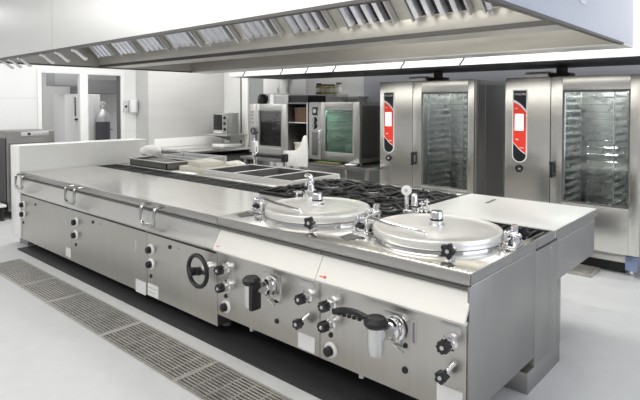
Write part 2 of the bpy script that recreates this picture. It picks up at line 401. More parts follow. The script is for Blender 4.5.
# unit at the far left
t = thing('tilting_pan', (-5.07, .4, 0), 'steel pan cabinet beside the low white wall with flat lid and chrome handle', 'cooking pan', 'tilting pan cabinets of the island')
unit_body(t, -5.742, -4.391, .1, M['frontL']); apron(t, -5.742, -4.391, M['apron']); flat_lid(t, -5.748, -4.392); lid_handle(t, -5.66)
dial(t, -5.685, .514); dial(t, -5.685, .402); lamp(t, -5.70, .30, r=.018); lamp(t, -5.322, .562); foot(t, -5.35, .2, .1); foot(t, -4.6, .2, .1)
plate(t, -4.515, -4.505, .44, .52, 'catch', M['chrome']); plate(t, -4.52, -4.40, .125, .22, lines=0)
t = thing('tilting_pan', (-3.65, .4, 0), 'widest steel pan cabinet of the island with flat lid and chrome handle', 'cooking pan', 'tilting pan cabinets of the island')
unit_body(t, -4.387, -2.917, .1, M['frontL']); apron(t, -4.387, -2.917, M['apron']); flat_lid(t, -4.388, -2.918); lid_handle(t, -4.30)
dial(t, -4.27, .517); dial(t, -4.28, .384); lamp(t, -4.28, .286, r=.018); lamp(t, -3.90, .572, r=.016); lamp(t, -3.756, .575, M['print'], .01)
plate(t, -3.10, -3.088, .44, .53, 'catch', M['chrome']); plate(t, -3.104, -2.94, .088, .198, lines=0); foot(t, -3.3, .2, .1); foot(t, -4.2, .2, .1)
t = thing('tilting_pan', (-2.43, .4, 0), 'steel tilting pan cabinet with large black handwheel on its front', 'cooking pan', 'tilting pan cabinets of the island')
unit_body(t, -2.913, -1.957, .1, M['front']); apron(t, -2.913, -1.957, M['apron']); flat_lid(t, -2.914, -1.957); lid_handle(t, -2.85)
dial(t, -2.853, .497); dial(t, -2.848, .376); lamp(t, -2.855, .273, r=.018); lamp(t, -2.568, .569, r=.018); lamp(t, -2.455, .578, M['print'], .01)
plate(t, -2.906, -2.745, .105, .206, lines=2); foot(t, -2.1, .2, .1)
hw = MB().torus((-2.055, -.10, .508), .112, .016, (0, 1, 0)).build('handwheel', M['black'], t)
g = MB(); g.lathe([(0, 0), (.045, 0), (.045, .03), (.02, .035), (.02, .11), (0, .11)], (-2.055, 0, .508), (0, -1, 0)); g.build('shaft', M['chrome'], hw)
g = MB(); g.cyl((-2.165, -.10, .508), (-1.945, -.10, .508), .013); g.cyl((-2.055, -.08, .508), (-2.055, -.17, .508), .026); g.box(-2.105, -2.005, -.13, -.09, .486, .53, .01); g.build('hub', M['black'], hw)

# kettles
def kettle(cx, x0, x1, label, right):
    cy = .517
    t = thing('boiling_kettle', ((x0+x1)/2, .4, 0), label, 'kettle', 'boiling kettles of the island')
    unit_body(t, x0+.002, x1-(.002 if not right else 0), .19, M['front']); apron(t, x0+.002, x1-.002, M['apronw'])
    R = .384
    MB().lathe([(R-.012, .9008), (R-.002, .9008), (R-.002, .918), (R-.012, .92), (R-.012, .9008)], (cx, cy, 0), n=72).build('kettle_rim', M['chrome'], t)
    lid = MB().lathe([(R-.012, .922), (R-.002, .922), (R, .926), (R, .964), (R-.003, .970), (R-.010, .972), (R-.022, .971), (R-.03, .968), (.25, .974), (.12, .978), (0, .979)], (cx, cy, 0), n=96).build('lid', M['lid'], t)
    # central fitting on the lid
    g = MB(); g.lathe([(.05, .976), (.05, .984), (.034, .986), (.034, 1.004), (.038, 1.006), (.038, 1.055), (.033, 1.065), (0, 1.067)], (cx, cy, 0)); g.build('vent_cap', M['chrome'], lid)
    MB().lathe([(.0385, 1.008), (.0395, 1.010), (.0395, 1.018), (.0385, 1.020)], (cx, cy, 0)).build('seal_ring', M['black'], lid)
    # grab bar
    g = MB().tube([(cx-.36, cy-.21, .975), (cx-.35, cy-.215, 1.005), (cx-.18, cy-.25, 1.0), (cx+.05, cy-.285, .995), (cx+.08, cy-.27, .99), (cx+.085, cy-.255, .966)], .011, 10, .03)
    g.build('grab_bar', M['chrome'], lid)
    # star knob in front
    g = MB(); sx, sy, sz = cx+.29, cy-.385, .955
    poly = []
    for i in range(60):
        a = 2*PI*i/60; r = .036*(1+.17*math.cos(5*a)); poly.append((sx+r*math.cos(a), sy, sz+r*math.sin(a)))
    g.prism(poly, (.004, -.028, 0)); sk = g.build('star_knob', M['black'], t)
    MB().lathe([(0, 0), (.011, 0), (.009, .004), (0, .004)], (sx+.004, sy-.028, sz), (0, -1, 0), 14).build('knob_cap', M['silver'], sk)
    g = MB(); g.cyl((sx, sy+.004, .965), (sx, sy+.004, .9006), .010); g.box(sx-.014, sx+.014, sy-.01, sy+.05, .902, .914, .002); g.cyl((sx, sy+.002, .95), (sx, sy+.07, .95), .009); g.build('clamp_bolt', M['chrome'], sk)
    # hinge block on the left
    hx, hy = cx-.40, cy-.20
    g = MB(); g.box(hx-.05, hx-.028, hy-.035, hy+.05, .9005, 1.01, .006); g.box(hx+.022, hx+.042, hy-.035, hy+.05, .9005, .99, .006)
    g.cyl((hx-.062, hy+.01, .982), (hx+.052, hy+.01, .982), .017); g.box(hx-.025, hx+.02, hy-.02, hy+.04, .93, 1.0, .008)
    g.cyl((hx-.06, hy-.02, .925), (hx+.05, hy-.02, .925), .012); g.box(hx-.06, hx+.055, hy-.05, hy+.065, .9005, .912, .003)
    hg = g.build('hinge', M['chrome'], t)
    MB().cyl((hx-.028, hy-.04, .95), (hx+.022, hy-.04, .95), .012).build('hinge_pin', M['black'], hg)
    # clamp on the right with its own star knob
    kx, ky = cx+.43, cy+.13
    g = MB(); g.box(kx-.05, kx+.03, ky-.06, ky+.06, .9005, .912, .003); g.box(kx-.045, kx-.02, ky-.05, ky+.05, .91, .985, .006); g.box(kx+.005, kx+.025, ky-.05, ky+.03, .91, .97, .005)
    g.cyl((kx-.06, ky, .965), (kx+.035, ky, .965), .014); g.cyl((kx-.02, ky-.07, .94), (kx-.02, ky+.08, .94), .012); g.lathe([(0, 0), (.022, 0), (.022, .05), (.014, .06), (0, .06)], (kx-.01, ky+.02, .96))
    cl = g.build('clamp', M['chrome'], t)
    if right:
        poly = []
        for i in range(50):
            a = 2*PI*i/50; r = .034*(1+.17*math.cos(5*a)); poly.append((kx+.02+r*math.cos(a), ky+.085, .965+r*math.sin(a)))
        MB().prism(poly, (0, -.03, 0)).build('star_knob', M['black'], cl)
    # valve group at the back
    bx, by = cx-.36, .86
    g = MB(); g.box(bx-.09, bx+.10, by-.025, by+.018, .9005, .935, .006); g.cyl((bx-.075, by, .93), (bx-.075, by, 1.07), .014); g.box(bx-.095, bx+.02, by-.02, by+.02, .935, .965, .005)
    vg = g.build('valve_group', M['chrome'], t)
    if right:
        MB().lathe([(0, -.012), (.03, -.012), (.036, -.008), (.036, .012), (.03, .016), (0, .016)], (bx-.075, by, 1.1), (.35, -.9, .1)).build('pressure_gauge', M['white'], vg)
        MB().lathe([(0, .0165), (.012, .0165), (.012, .019), (0, .019)], (bx-.075, by, 1.1), (.35, -.9, .1)).build('dial_center', M['print'], vg)
        MB().lathe([(.03, .93), (.03, .96), (.02, .965), (.02, .99), (.028, .992), (.028, 1.0), (.022, 1.005), (.022, 1.075), (.015, 1.085), (0, 1.085)], (bx-.01, by, 0)).build('safety_valve', M['chrome'], vg)
        MB().lathe([(.0285, .99), (.0295, .992), (.0295, 1.0), (.0285, 1.002)], (bx-.01, by, 0)).build('seal_ring', M['black'], vg)
        for dx, h in ((.05, 1.04), (.09, 1.06)):
            g = MB(); g.cyl((bx+dx, by, .93), (bx+dx, by, h), .008); g.box(bx+dx-.016, bx+dx+.016, by-.012, by+.012, .965, .995, .004); g.cyl((bx+dx-.02, by, h-.02), (bx+dx+.02, by, h-.02), .006); g.build('tap_stem', M['chrome'], vg)
    else:
        g = MB(); g.lathe([(.045, .93), (.045, .95), (.032, .955), (.032, .985), (.042, .99), (.042, 1.005), (.03, 1.01), (.026, 1.05), (.03, 1.055), (.03, 1.075), (0, 1.08)], (bx-.02, by, 0)); g.build('safety_valve', M['chrome'], vg)
        MB().tube([(bx-.02, by, 1.06), (bx-.02, by, 1.115), (bx-.09, by+.02, 1.115)], .022, 12, .03).build('vent_elbow', M['chrome'], vg)
        g = MB(); g.cyl((bx-.075, by, 1.0), (bx-.075, by, 1.03), .02); g.build('stem_cap', M['black'], vg)
        g = MB(); g.tube([(cx-.50, cy+.30, .9006), (cx-.50, cy+.30, .975), (cx-.44, cy+.30, .985)], .010, 8, .02); g.box(cx-.53, cx-.44, cy+.28, cy+.32, .975, .985, .003); g.build('water_inlet', M['chrome'], t)
    return t

def drawoff(t, x, z, lever):
    """draw-off tap: square flange, collar, body, downward spout, black cap or lever"""
    q = MB(); q.box(x-.045, x+(.065 if lever else .125), -.008, 0, z-.09, z+.075, .003).build('tap_flange', M['steel'], t)
    xb = x
    g = MB(); g.lathe([(0, 0), (.068, 0), (.068, .012), (.05, .018), (.048, .03), (.058, .032), (.058, .045), (.042, .05), (.04, .13), (0, .13)], (x+.03, -.005, z-.01), (-.12, -1, .06))
    tap = g.build('tap', M['chrome'], t)
    g = MB(); g.lathe([(0, .11), (.036, .11), (.045, .12), (.046, .2), (.044, .24), (.04, .265), (0, .27)][::-1], (xb-.005, -.135, z+.05+.10), (0, 0, -1)); g.build('spout', M['satin'], tap)
    if lever:
        g = MB(); g.lathe([(0, 0), (.054, 0), (.064, .012), (.064, .03), (.046, .048), (0, .054)], (xb-.005, -.135, z+.03)); g.build('cap', M['black'], tap)
        g = MB(); pts = [(xb-.03, -.14, z+.055), (xb-.13, -.15, z+.078), (xb-.21, -.155, z+.068), (xb-.27, -.16, z+.045)]
        g.tube(pts, .017, 10, .05)
        for k in range(5): g.lathe([(0, 0), (.014, .0), (.012, .012), (0, .014)], (xb-.10-.035*k, -.15, z+.052-.002*k), (0, 0, -1), 12)
        g.build('lever', M['black'], tap)
    else:
        g = MB(); g.lathe([(0, 0), (.05, 0), (.058, .012), (.058, .03), (.044, .046), (0, .052)], (xb-.005, -.135, z+.03)); g.build('cap', M['black'], tap)
        g = MB(); g.box(xb+.02, xb+.055, -.185, -.10, z-.125, z+.045, .012); g.build('lever', M['black'], tap)
    g = MB().cyl((x+.02, -.01, z-.10), (x+.10, -.03, z-.115), .006).build('drain_cock', M['chrome'], t)

K1 = kettle(-1.447, -1.955, -.958, 'round boiling kettle next to the handwheel cabinet, tap with hanging black handle', False)
K2 = kettle(-.470, -.958, 0, 'round boiling kettle at the right end of the island, long black tap lever', True)
t = K1
valve(t, -1.845, .548); valve(t, -1.835, .425); lamp(t, -1.857, .346, r=.016); dial(t, -1.852, .272); foot(t, -1.85, .3, .19)
drawoff(t, -1.42, .535, False)
plate(t, -1.304, -1.292, .46, .57, 'catch', M['chrome']); lamp(t, -1.336, .44); lamp(t, -1.332, .31, r=.018)
valve(t, -1.055, .54); valve(t, -1.075, .385, stem=True); plate(t, -1.125, -1.008, .592, .632, 'sticker', M['print']); plate(t, -1.14, -1.0, .20, .295, lines=0)
MB().tube([(-1.6, .02, .19), (-1.6, .02, .165)], .016, 10).build('drain_stub', M['silver'], t)
MB().box(-1.927, -1.886, -.012-.024, -.012-.021, .699, .703).build('red_mark', M['red'], t)
t = K2
valve(t, -.865, .543); valve(t, -.87, .425); lamp(t, -.872, .353, r=.016); dial(t, -.871, .263)
drawoff(t, -.445, .535, True)
q = MB().box(-.318, -.292, -.004, 0, .47, .595, .0015).build('gauge_slot', M['silver'], t)
MB().box(-.311, -.299, -.0055, -.004, .48, .585).build('gauge_tube', mat('blue grey tube', (.25, .2, .25), .3), q)
lamp(t, -.357, .447); lamp(t, -.359, .316, r=.019)
valve(t, -.095, .545); valve(t, -.105, .395, stem=True)
plate(t, -.152, -.042, .598, .636, 'sticker', M['print']); plate(t, -.17, -.03, .20, .312, lines=0)
MB().tube([(-.66, .02, .19), (-.66, .02, .165)], .016, 10).build('drain_stub', M['silver'], t)
g = MB(); g.box(-.93, -.885, -.037, -.0345, .698, .703); g.box(-.893, -.885, -.037, -.0345, .692, .709); g.build('red_mark', M['red'], t)
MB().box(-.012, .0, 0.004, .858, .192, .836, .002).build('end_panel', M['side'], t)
MB().box(0.0, .003, .02, .86, .838, .842).build('end_trim', M['chrome'], t)

t = thing('suspended_cabinet', (-.55, 1.6, .5), 'raised steel end cabinet hanging under the right rear of the worktop', 'cabinet')
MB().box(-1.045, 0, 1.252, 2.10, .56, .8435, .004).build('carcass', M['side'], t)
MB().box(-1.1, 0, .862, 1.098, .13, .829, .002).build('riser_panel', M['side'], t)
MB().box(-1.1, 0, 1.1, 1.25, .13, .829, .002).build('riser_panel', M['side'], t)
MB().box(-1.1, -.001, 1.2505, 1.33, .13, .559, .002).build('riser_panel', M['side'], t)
MB().box(0, .003, 1.255, 2.1, .815, .82).build('trim_strip', M['chrome'], t)
MB().lathe([(0, 0), (.008, 0), (.006, .005), (0, .005)], (0, 1.12, .80), (1, 0, 0), 10).build('screw', M['chrome'], t)
# rear cabinets under the left back of the island
t = thing('rear_cabinet', (-3.4, 1.7, 0), 'long steel base cabinet under the rear half of the island', 'cabinet')
MB().box(-5.72, -1.12, 1.3, 2.12, .14, .826, .004).build('carcass', M['front'], t)
for k in range(4):
    x0 = -5.7+k*1.145
    dd = MB().box(x0, x0+1.13, 2.12, 2.135, .18, .8, .003).build('door', M['front'], t)
    MB().tube([(x0+.1, 2.135, .72), (x0+.1, 2.165, .72), (x0+.4, 2.165, .72), (x0+.4, 2.135, .72)], .007, 8, .02).build('handle', M['chrome'], dd)
for x in (-5.6, -3.4, -1.3):
    for y in (1.4, 2.0): foot(t, x, y, .14)

# gas range: burners and six cast pan supports
t = thing('gas_range', (-1.85, 1.42, .847), 'black gas hob with round burners behind the kettles', 'hob')
tr = MB(); tr.box(-2.54, -1.056, .91, 1.945, .847, .858, .002); tr.build('drip_tray', M['iron'], t)
cols = [-2.295, -1.80, -1.305]; rows = [1.165, 1.68]
for x in cols:
    for y in rows:
        bq = MB().lathe([(.10, .858), (.10, .866), (.07, .872), (.07, .89), (.06, .895), (.045, .895), (.045, .88)], (x, y, 0)).build('burner', M['chromegrey'], t)
        MB().lathe([(.055, .896), (.058, .904), (.05, .91), (0, .912)], (x, y, 0)).build('burner_cap', M['iron'], bq)
def pan_support(x, y, label):
    t = thing('pan_support', (x, y, .86), label, 'pan support', 'cast iron pan supports on the hob')
    hx, hy = .23, .245; g = MB()
    for sx in (-1, 1): g.box(x+sx*hx-(.012), x+sx*hx+.012, y-hy, y+hy, .89, .918, .006)
    for sy in (-1, 1): g.box(x-hx, x+hx, y+sy*hy-.012, y+sy*hy+.012, .89, .918, .006)
    g.build('frame', M['iron'], t)
    g = MB()
    for k in range(8):
        a = PI/4*k + PI/8
        c, s = math.cos(a), math.sin(a); r1 = min(hx/abs(c), hy/abs(s))
        p0 = Vector((x+c*r1, y+s*r1, .905)); p1 = Vector((x+c*.09, y+s*.09, .925))
        g.tube([p0, (p0+p1)/2+Vector((0, 0, .022)), p1], .012, 8, .05)
    g.build('fingers', M['iron'], t)
    MB().torus((x, y, .922), .135, .009, n=32, m=8).build('ring', M['iron'], t)
    for sx in (-1, 1):
        for sy in (-1, 1): MB().box(x+sx*hx-.012, x+sx*hx+.012, y+sy*hy-.012, y+sy*hy+.012, .8585, .89).build('foot', M['iron'], t)
colw = ['first', 'second', 'last']
for i, x in enumerate(cols):
    for j, y in enumerate(rows):
        pan_support(x, y, 'black cast iron hob support, %s column from fryer wells, %s row' % (colw[i], ['kettle side', 'oven side'][j]))

# fryer wells
t = thing('fryer_block', (-3.3, 1.75, .85), 'open steel fryer wells with pale raised rims on the rear worktop', 'fryer')
g = MB(); wx = [-4.0, -3.5, -3.0, -2.57]
for k in range(4): g.box(wx[k]-.017, wx[k]+.017, 1.393, 2.077, .83, .95, .006)
g.box(-4.017, -2.553, 1.363, 1.393, .83, .95, .006); g.box(-4.017, -2.553, 2.077, 2.107, .83, .95, .006); g.build('rim', mat('pale rim steel', (.80, .79, .77), .4, .6), t)
for k in range(3): 
    q = MB().box(wx[k]+.017, wx[k+1]-.017, 1.393, 2.077, .828, .838).build('basin', mat('fryer oil steel', (.10, .095, .085), .2, .4), t)
    g = MB(); xa, xb = wx[k]+.0175, wx[k+1]-.0175; g.box(xa, xa+.004, 1.394, 2.076, .838, .944); g.box(xb-.004, xb, 1.394, 2.076, .838, .944); g.box(xa+.004, xb-.004, 1.394, 1.398, .838, .944); g.box(xa+.004, xb-.004, 2.072, 2.076, .838, .944); g.build('basin_wall', M['darkgrey'], q)
    h = MB()
    for n_ in range(4): 
        yy = 1.5+.15*n_; h.tube([(wx[k]+.04, yy, .855), (wx[k+1]-.04, yy, .855)], .008, 6)
    h.build('heating_bars', M['chromegrey'], q)
t = thing('swivel_faucet', (-3.6, 2.2, .9), 'steel faucet with two posts and dark horizontal arm behind the fryer wells', 'faucet')
g = MB(); g.cyl((-3.97, 2.135, .9003), (-3.97, 2.135, 1.17), .022); g.lathe([(0, 0), (.026, 0), (.026, .02), (.022, .03), (0, .03)], (-3.97, 2.135, .9003)); g.build('post', M['chrome'], t)
g = MB(); g.cyl((-3.44, 2.135, .9003), (-3.44, 2.135, 1.12), .024); g.lathe([(0, 0), (.026, 0), (.026, .02), (.022, .03), (0, .03)], (-3.44, 2.135, .9003)); g.build('post', M['chrome'], t)
MB().tube([(-3.97, 2.135, 1.065), (-3.44, 2.135, 1.075)], .026, 12).build('arm', M['black'], t)
g = MB(); g.blob((-3.97, 2.135, 1.06), (.05, .045, .05), .08, 2); g.build('valve_body', M['chromegrey'], t)
g = MB(); g.box(-3.475, -3.405, 2.10, 2.17, 1.01, 1.11, .015); g.build('knob', M['black'], t)
MB().box(-4.01, -3.95, 2.10, 2.17, 1.10, 1.24, .008).build('spray_grip', M['white'], t)

# things lying on the rear left of the worktop
t = thing('roasting_pan', (-5.0, 1.5, .9), 'grey deep roasting pan under the white cloth, near the low white wall', 'pan')
g = MB()
px0, px1, py0, py1, z0, z1 = -5.5, -4.62, 1.26, 1.60, .9003, .985
g.box(px0, px1, py0, py1, z0, z0+.01); g.box(px0, px0+.012, py0, py1, z0, z1); g.box(px1-.012, px1, py0, py1, z0, z1); g.box(px0, px1, py0, py0+.012, z0, z1); g.box(px0, px1, py1-.012, py1, z0, z1)
g.build('pan_body', mat('grey oven pan', (.20, .195, .185), .45, .5), t)
g = MB(); g.blob((-5.0, 1.43, .955), (.33, .12, .05), .12, 4, 21, -.04); g.build('dark_contents', mat('grey food lumps', (.22, .21, .195), .7, 0, .35, (14, 14, 14)), t)
g = MB(); g.box(px0-.02, px1+.02, py0-.02, py0+.012, z1-.006, z1+.006, .002); g.box(px0-.02, px1+.02, py1-.012, py1+.02, z1-.006, z1+.006, .002); g.box(px0-.02, px0+.012, py0+.012, py1-.012, z1-.006, z1+.006, .002); g.box(px1-.012, px1+.02, py0+.012, py1-.012, z1-.006, z1+.006, .002); g.build('rim', M['silver'], t)
tag(MB().blob((-5.30, 1.45, 1.075), (.17, .12, .085), .08, 4, 3, -.055).build('folded_cloth', M['cloth']), 'crumpled white cloth bundle on top of the grey roasting pan', 'cloth')
t = thing('serving_tray', (-4.75, 1.85, .9), 'shallow steel tray lying between roasting pan and beige boards', 'tray')
mx = Matrix.Translation((-4.98, 1.90, .0)) @ Matrix.Rotation(.10, 4, 'Z')
g = MB(); g.box(-.42, .42, -.19, .19, .902, .91, .003, mx); g.build('tray_bed', M['darkgrey'], t)
g = MB()
for a in ((-.44, .44, -.205, -.18), (-.44, .44, .18, .205), (-.44, -.415, -.18, .18), (.415, .44, -.18, .18)): g.box(*a, .902, 1.01, .003, mx)
g.build('tray_rim', M['silver'], t)
for k, (cx, cy, z, r, sx, lab) in enumerate(((-4.10, 1.54, .901, .12, .24, 'lower pale beige board lying flat next to the fryer wells'), (-4.11, 1.60, .9565, -.2, .19, 'upper pale beige board resting crooked on the lower one'))):
    mx = Matrix.Translation((cx-.17, cy, z)) @ Matrix.Rotation(r, 4, 'Z')
    g = MB(); g.box(-sx, sx, -.16, .16, 0, .055, .010, mx); tag(g.build('chopping_board', M['beige']), lab, 'chopping board', 'boards on the rear worktop')
tag(MB().blob((-4.2, 1.99, .935), (.15, .09, .05), .12, 3, 9, -.034).build('paper_bag', mat('cream paper', (.82, .80, .72), .7, 0, .05, (10, 10, 10))), 'cream crumpled paper beside the beige boards at the fryer wells', 'paper')

# ------------------------------------------------------------------ island hood
HX0, HX1, HY0, HY1, HZ = -5.0, .225, -.594, 2.18, 2.143
h = thing('island_hood', ((HX0+HX1)/2, (HY0+HY1)/2, HZ), 'huge stainless extraction hood hanging over the cooking island', 'extraction hood')
TOPZ = CH-.004
seams = [HX0, -3.3, -1.6, HX1]
for a, b_ in zip(seams, seams[1:]): MB().box(a+.002, b_-.002, HY0, HY0+.012, HZ, TOPZ).build('front_skirt', M['hoodw'], h)
MB().box(HX0, HX1, HY1-.012, HY1, HZ, TOPZ).build('rear_skirt', M['hoodw'], h)
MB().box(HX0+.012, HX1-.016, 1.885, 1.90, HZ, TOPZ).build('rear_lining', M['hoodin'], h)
MB().box(HX0, HX1, 1.885, HY1, HZ-.012, HZ-.001).build('rear_gutter', M['hoodw'], h)
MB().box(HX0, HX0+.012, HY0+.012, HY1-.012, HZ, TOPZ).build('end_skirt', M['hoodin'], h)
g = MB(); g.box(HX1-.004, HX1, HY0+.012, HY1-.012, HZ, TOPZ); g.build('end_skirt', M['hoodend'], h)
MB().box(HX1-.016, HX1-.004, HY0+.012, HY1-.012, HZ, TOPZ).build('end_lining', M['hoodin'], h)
MB().box(HX1, HX1+.006, .88, .98, HZ+.14, TOPZ).build('seam_strip', mat('pale seam', (.80, .84, .90), .3, .5), h)
g = MB(); g.box(HX0, HX1, HY0-.002, HY0+.035, HZ-.012, HZ+.004); g.box(HX0-.002, HX0+.03, HY0+.036, 1.884, HZ-.012, HZ+.004); g.box(HX1-.03, HX1+.003, HY0+.036, 1.884, HZ-.012, HZ+.004)
g.build('gutter_rim', M['hooddark'], h)
MB().box(HX0+.012, HX1-.016, .605, .93, HZ+.0, 2.285, .004).build('filter_trough', mat('trough steel', (.74, .715, .66), .4, .6, .04, (3, 30, 30), .05), h)
g = MB(); g.box(HX0+.012, HX1-.016, .60, .63, HZ-.006, HZ+.022); g.build('trough_edge', M['hooddark'], h)
# sloping blank plate behind the filters (45 degrees, rising toward the front)
g = MB(); g.prism([(HX0+.012, .60, 2.262), (HX0+.012, .02, 2.842), (HX0+.012, .035, 2.857), (HX0+.012, .615, 2.277)], (HX1-HX0-.028, 0, 0)); g.build('blank_panel', mat('blank plate steel', (.66, .635, .58), .38, .7, .06, (3, 30, 30), .06), h)
g = MB(); g.prism([(HX0+.012, .93, 2.285), (HX0+.012, 1.45, 2.845), (HX0+.012, 1.435, 2.86), (HX0+.012, .915, 2.30)], (HX1-HX0-.028, 0, 0)); g.build('rear_panel', M['hoodin'], h)

# filters: blades run up the 45 degree plate; u along x, v up the slope
def fpt(x, v, n): # v metres up the slope from its lower edge, n metres out from the plate
    s = math.sqrt(.5); return (x, .598 - v*s - n*s, 2.264 + v*s - n*s)
def slab(g, xa, xb, v0, v1, n0, n1):
    g.prism([fpt(xa, v0, n0), fpt(xb, v0, n0), fpt(xb, v1, n0), fpt(xa, v1, n0)], Vector(fpt(0, 0, n1))-Vector(fpt(0, 0, n0)))
def filt(x0, label):
    W, Lh = .40, .80
    t = thing('grease_filter', fpt(x0+W/2, 0, 0), label, 'filter', 'baffle filters of the island hood')
    g = MB(); slab(g, x0, x0+W, .01, Lh, .001, .004); g.build('backing', M['dark'], t)
    g = MB(); slab(g, x0, x0+.014, 0, Lh, .004, .05); slab(g, x0+W-.014, x0+W, 0, Lh, .004, .05); slab(g, x0+.014, x0+W-.014, Lh-.014, Lh, .004, .045); g.build('frame', M['silver'], t)
    for k in range(4):
        xa = x0+.02 + k*(W-.04)/4; wd = (W-.04)/4
        g = MB(); g.prism([fpt(xa, .03, .012), fpt(xa+wd*.16, .03, .058), fpt(xa+wd*.46, .03, .050), fpt(xa+wd*.56, .03, .012)], Vector(fpt(0, Lh-.02, 0))-Vector(fpt(0, .03, 0)))
        g.build('baffle', M['filt'], t)
    return t
F0 = None
for k in range(10):
    x0 = -.15 - .527*k
    if k == 0: F0 = filt(x0-.05, 'slatted grease filter at the right end of the island hood')
    else: recopy(F0, (-.527*k+.05, 0, 0), 'slatted grease filter in the island hood, %s from its right end' % ORD[k] if k < 9 else 'slatted grease filter at the left end of the island hood')

# hooks on the rear rim
for k, x in enumerate((-4.2, -3.5, -3.08, -2.66, -1.77, -1.13)):
    t = MB().tube([(x, HY1+.018, HZ+.03), (x, HY1-.02, HZ-.014), (x-.015, HY1-.01, HZ-.03), (x-.045, HY1-.02, HZ-.075)], .007, 8, .015).build('hanging_hook', M['darkgrey'])
    tag(t, 'small dark hook on the rear rim of the island hood, %s from the left' % ORD[k], 'hook', 'hooks along the hood rim')

for k, x in enumerate((-4.54, -4.33, -4.09, -3.58, -3.28, -2.97)):
    t = MB().tube([(x, HY0+.012, HZ-.0195), (x, HY0+.04, HZ-.025), (x, HY0+.115, HZ-.085), (x, HY0+.125, HZ-.075)], .012, 8, .012).build('hanging_hook', M['paper'])
    tag(t, 'pale steel hook on the front rim of the island hood, %s from the left' % ORD[k], 'hook', 'hooks along the hood rim')

# rear hood above the ovens
h = thing('oven_hood', (-2, 3.5, 2.13), 'white fronted extraction hood running above the ovens', 'extraction hood')
MB().box(-5.55, 1.6, 2.98, 3.0, 2.13, CH-.004, .003).build('front_skirt', M['rearhood'], h)
MB().box(-5.53, 1.58, 3.0, 4.25, 2.132, 2.16).build('underside', M['dark'], h)
MB().box(-5.55, -5.53, 3.0, 4.59, 2.13, CH-.004).build('end_skirt', M['rearhood'], h)
MB().box(1.58, 1.6, 3.0, 4.59, 2.13, CH-.004).build('end_skirt', M['rearhood'], h)

# ------------------------------------------------------------------ big combi ovens
def text_obj(s, size, loc, m, parent, name):
    c = bpy.data.curves.new(name, 'FONT'); c.body = s; c.size = size; c.extrude = .0006; c.align_x = 'LEFT'
    o = bpy.data.objects.new(name, c); COL.objects.link(o); o.rotation_euler = (PI/2, 0, 0)
    dg = bpy.context.evaluated_depsgraph_get(); me = bpy.data.meshes.new_from_object(o.evaluated_get(dg)); bpy.data.objects.remove(o)
    o = bpy.data.objects.new(name, me); COL.objects.link(o); me.materials.append(m)
    me.transform(Matrix.Rotation(PI/2, 4, 'X'))
    off = Vector((0, 0, 0)); p = parent
    while p is not None: off += p.location; p = p.parent
    o.parent = parent; o.location = Vector(loc)-off; return o
def pill(x0, x1, z0, z1, y, n=14, ins=0.0):
    x0 += ins; x1 -= ins; z0 += ins; z1 -= ins; r = (x1-x0)/2; cx = (x0+x1)/2
    pts = [(x0, y, z1), (x1, y, z1)]
    for k in range(n+1):
        a = -PI*k/n; pts.append((cx+r*math.cos(a), y, z0+r+r*math.sin(a)*1.0))
    return pts
